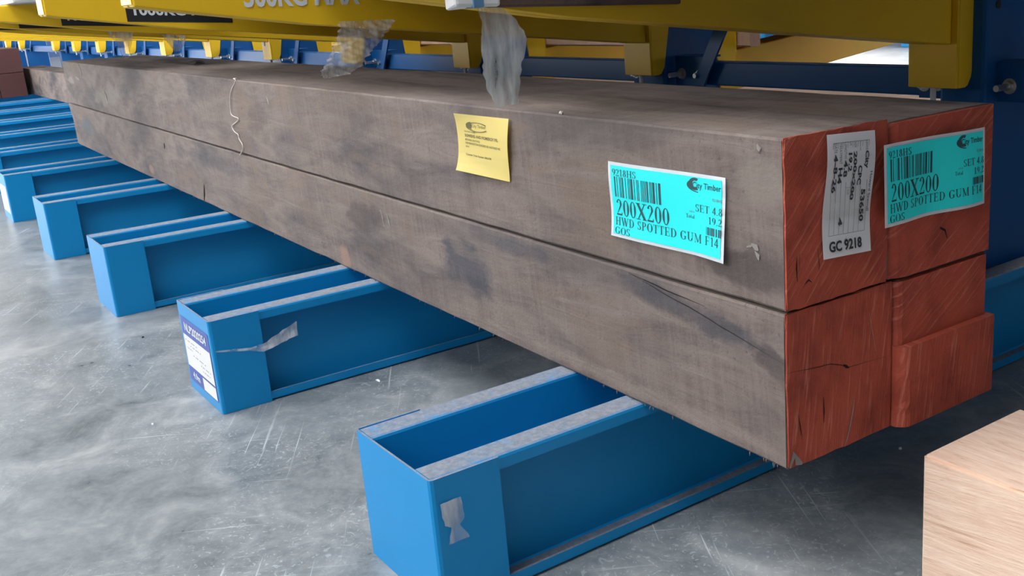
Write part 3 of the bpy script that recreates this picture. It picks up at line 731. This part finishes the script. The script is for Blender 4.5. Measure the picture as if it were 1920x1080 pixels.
lump('wood_chip', (*SW(-.92, .20, 0)[:2], .405), (.006, .003, .002), 'thread', 5, 'tiny pale chip on top of the stack behind the hanging film', 'wood chip')
lump('floor_chip', (-1.165, -.027, FZ + .001), (.009, .003, .002), 'paper', 2, 'pale chip on the floor between the two nearest base arms', 'wood chip')
lump('floor_chip', (-1.908, -.332, FZ + .001), (.004, .003, .002), 'bark', 4, 'dark speck on the floor left of the third base arm', 'wood chip')
lump('floor_chip', (-1.28, -.463, FZ + .001), (.004, .002, .002), 'paper', 6, 'small pale speck on the floor before the stickered base arm', 'wood chip')
lump('floor_chip', (-.199, .479, FZ + .001), (.003, .003, .0025), 'paper', 8, 'white speck on the dark floor below the red ends', 'wood chip')

# ---------------- pale block on the floor
def pale_block():
    bm = bmesh.new(); add_box(bm, (0, 0, 0), (1.9, .205, H), 0)
    bmesh.ops.subdivide_edges(bm, edges=[e for e in bm.edges if abs(e.verts[0].co.x - e.verts[1].co.x) > 1], cuts=50)
    bmesh.ops.bevel(bm, geom=[e for e in bm.edges if len(e.link_faces) == 2 and e.calc_face_angle(0) > 1], offset=.004, segments=2, affect='EDGES')
    for v in bm.verts: v.co.z -= abs(noise.noise(v.co * 30)) * .0012 * (v.co.z > .1); v.co.y += noise.noise(v.co * 25) * .0008
    o = link('timber_offcut', bm_mesh(bm, 'timber_offcut'), None, 'pale'); o.location = (.0845, .153, FZ); o.rotation_euler.z = -.01
    tag(o, 'pale freshly sawn square hardwood block lying on the floor at lower right', 'timber')
pale_block()

# ---------------- timbers further along the front base arms
t2 = timber('timber_baulk', 'single grey baulk further along the base arms, beyond the main stack', -5.0, 5.1, .56, .76, 0.0005, .225, seed=31, rz=-.004, seg=40)
GM = 'maroon-ended baulks at the far left'
for k, (y0, y1, z0, z1, lb) in enumerate([(.13, .335, .0005, .203, 'lower left'), (.34, .545, .0005, .203, 'lower right'), (.13, .335, .206, .409, 'upper left'), (.34, .545, .206, .409, 'upper right')]):
    o = timber('timber_baulk', f'{lb} maroon-ended baulk of the dark stack at the far left', -9.45, 3.6, y0, y1, z0, z1, 'gum_dark', seed=40 + k, rz=0, seg=20, group=GM)
    bm = bmesh.new(); add_box(bm, (-9.4499, y0 + .001, z0 + .001), (-9.446, y1 - .001, z1 - .001), .001); kid(o, link('painted_end', bm_mesh(bm, 'painted_end'), None, 'maroon'))

# ---------------- loads on the yellow arms; the overhead dark baulks are added for shade
GL = 'dark timbers loaded on the yellow arms above the main stack'
for k in range(4):
    y0 = -.02 + k * .212
    timber('loaded_baulk', ['front dark baulk resting on the yellow arms overhead', 'second dark baulk overhead, counted from the arm tips', 'third dark baulk overhead, counted from the arm tips', 'dark baulk overhead next to the yellow brackets'][k], .12, 2.9, y0, y0 + .205, .6565, .86, 'gum_dark', seed=50 + k, rz=0, seg=20, group=GL)
def pack():
    t = thing('timber_pack', 'white wrapped timber pack with a teal tag on the far yellow arms', 'timber pack', (-3.02, -.31, .6565))
    bm = bmesh.new(); add_box(bm, (-2.4, .002, 0), (-.03, .60, .25), .004); link('boards', bm_mesh(bm, 'boards'), t, 'gum_dark')
    bm = bmesh.new(); add_box(bm, (-.50, -.004, -.0005), (0, .606, .256), .008, 2)
    for v in bm.verts: v.co += Vector((0, noise.noise(v.co * 8) * .004, abs(noise.noise(v.co * 11)) * .003))
    link('wrapping', bm_mesh(bm, 'wrapping'), t, 'wrap')
    box('tag', (-.62, -.006, .01), (-.54, -.0045, .09), 'teal', t)
pack()
# board strapped to the side of the nearest arm
def side_board():
    t = thing('dark_board', 'dark rough board with white wrap and blue strap along the nearest yellow arm', 'board', (X0 + .0135, -.14, .552))
    bm = bmesh.new(); add_box(bm, (0, 0, .0), (.024, .318, .098), .003, 2)
    for v in bm.verts:
        v.co.z += (.0155 if v.co.z < .05 else 0) * (1 - v.co.y / .318) + noise.noise(v.co * 30) * .0015
    link('board', bm_mesh(bm, 'board'), t, 'gum_dark')
    bm = bmesh.new(); add_box(bm, (-.0005, -.055, .018), (.027, .014, .099), .004, 2)
    for v in bm.verts: v.co += Vector((0, noise.noise(v.co * 40) * .006, noise.noise(v.co * 33) * .004))
    link('wrap_end', bm_mesh(bm, 'wrap_end'), t, 'wrap')
    bm = bmesh.new(); add_box(bm, (-.001, -.030, .0165), (.0285, -.014, .1), .001); link('strap', bm_mesh(bm, 'strap'), t, 'strap')
    return t
sb = side_board()

# ---------------- hanging film
def hang(name, label, pts, wf, nrm, seed, amp, n=30, ms=12, bumps=45, pleat=0):
    o = wrinkled(name, None, pts, wf, nrm, 'film', n, ms, amp, seed, bumps, pleat); tag(o, label, 'plastic film', 'torn stretch film hanging from the yellow arms'); return o
XB = XS[1] + .048
hang('stretch_film', 'pleated flap of clear stretch film hanging from the 500KG arm', [(XB, .105, .548), (XB + .004, .088, .52), (XB + .008, .062, .49), (XB + .01, .035, .462), (XB + .006, .020, .440)],
     lambda t: (0, .064 - .020 * t - .020 * max(0, t - .88) * 6, -.002 + .020 * min(1, t * 1.4) * (1 - .8 * t)), (1, .2, 0), 3, .005, 60, 14, 40, .5)
XA = XS[0] + .020
hang('stretch_film', 'narrow torn strip of clear stretch film hanging from the nearest yellow arm', [(XA, -.148, .585), (XA + .006, -.125, .55), (XA + .008, -.120, .52), (XA + .006, -.128, .49), (XA + .004, -.125, .462), (XA + .002, -.122, .440)],
     lambda t: (0, .012 + .022 * min(1, t * 3) - .018 * max(0, t - .45) * 1.7, 0), (1, .1, 0), 8, .0035, 30, 10, 26)
for k, (i, yy, lb) in enumerate([(4, .22, 'left of the two small film tatters under the far yellow arms'), (4, .44, 'right of the two small film tatters under the far yellow arms')]):
    x = XS[i] + .048; z = .547 - yy * .1287
    hang('film_tatter', lb, [(x, yy, z + .02), (x, yy + .01, z - .03), (x, yy + .005, z - (.10 if k == 0 else .06))], lambda t: (0, .055 * (1 - .8 * t), 0), (1, 0, 0), 20 + k, .006, 8, 6)

# ================================================================== far side of the rack
GB = 'pale timbers on the far side base arms'
timber('pale_baulk', 'pinkish baulk on the far base arms, seen under the nearest brace', -.72, 3.2, 1.30, 1.50, .0005, .26, 'pink_wood', seed=61, rz=0, seg=20, group=GB)
timber('pale_baulk', 'second pinkish baulk on the far base arms, behind the first', -.80, 3.1, 1.52, 1.74, .0005, .24, 'pink_wood', seed=62, rz=0, seg=20, group=GB)
timber('pale_baulk', 'reddish brown batten on the lower far arms, seen above the brace', -1.235, 2.2, 1.172, 1.21, .4005, .47, 'pink_wood', seed=63, rz=0, seg=12)
timber('pale_baulk', 'long pink board on the lower far arms, seen behind the nearest yellow arm', -1.10, 3.2, 1.52, 1.72, .444, .478, 'pink_wood', seed=64, rz=0, seg=20)
for k in range(3):  # dark baulks added to stop light coming through from the back
    timber('far_side_load', ['nearest of the dark baulks on the lower far arms, over the window gap', 'middle of the dark baulks on the lower far arms', 'outermost of the dark baulks on the lower far arms'][k], .15, 4.2, 1.21 + k * .21, 1.415 + k * .21, .480, .80, 'gum_dark', seed=80 + k, rz=0, seg=10, group='dark baulks on the far side arms')
timber('grey_board', 'grey brown board lying on the third lower far arm', -2.0, 2.6, 1.85, 2.05, .475, .52, 'gum', seed=65, rz=0, seg=20)
# the next rack across the aisle
index_kids()
for k in range(5):
    o = copy_tree(base); o.location = (-3.6 - 1.1 * k, 8.2, 0)
    tag(o, f'blue base arm of the rack across the aisle, {["first","second","third","fourth","fifth"][k]} from the right', 'rack arm', 'blue base arms across the aisle')
    o = copy_tree(column); o.location = (-3.6 - 1.1 * k, 8.2 + YC, FZ)
    tag(o, f'blue post of the rack across the aisle, {["first","second","third","fourth","fifth"][k]} from the right', 'rack post', 'blue posts across the aisle')
    o = copy_tree(armC); o.location = (-3.6 - 1.1 * k, 8.2 + YC, .3); o.rotation_euler.z = 0
    tag(o, f'yellow arm of the rack across the aisle, {["first","second","third","fourth","fifth"][k]} from the right', 'rack arm', 'yellow arms across the aisle')
for k in range(3):
    timber('far_baulk', ['pale baulk at the front of the rack across the aisle', 'pale baulk in the middle of the rack across the aisle', 'pale baulk at the back of the rack across the aisle'][k], -3.3, 5, 8.1 + k * .26, 8.33 + k * .26, .0005, .22, 'pink_wood', seed=70 + k, rz=0, seg=10, group='pale baulks across the aisle')
for o in bpy.data.objects:
    if '_o' in o: del o['_o']
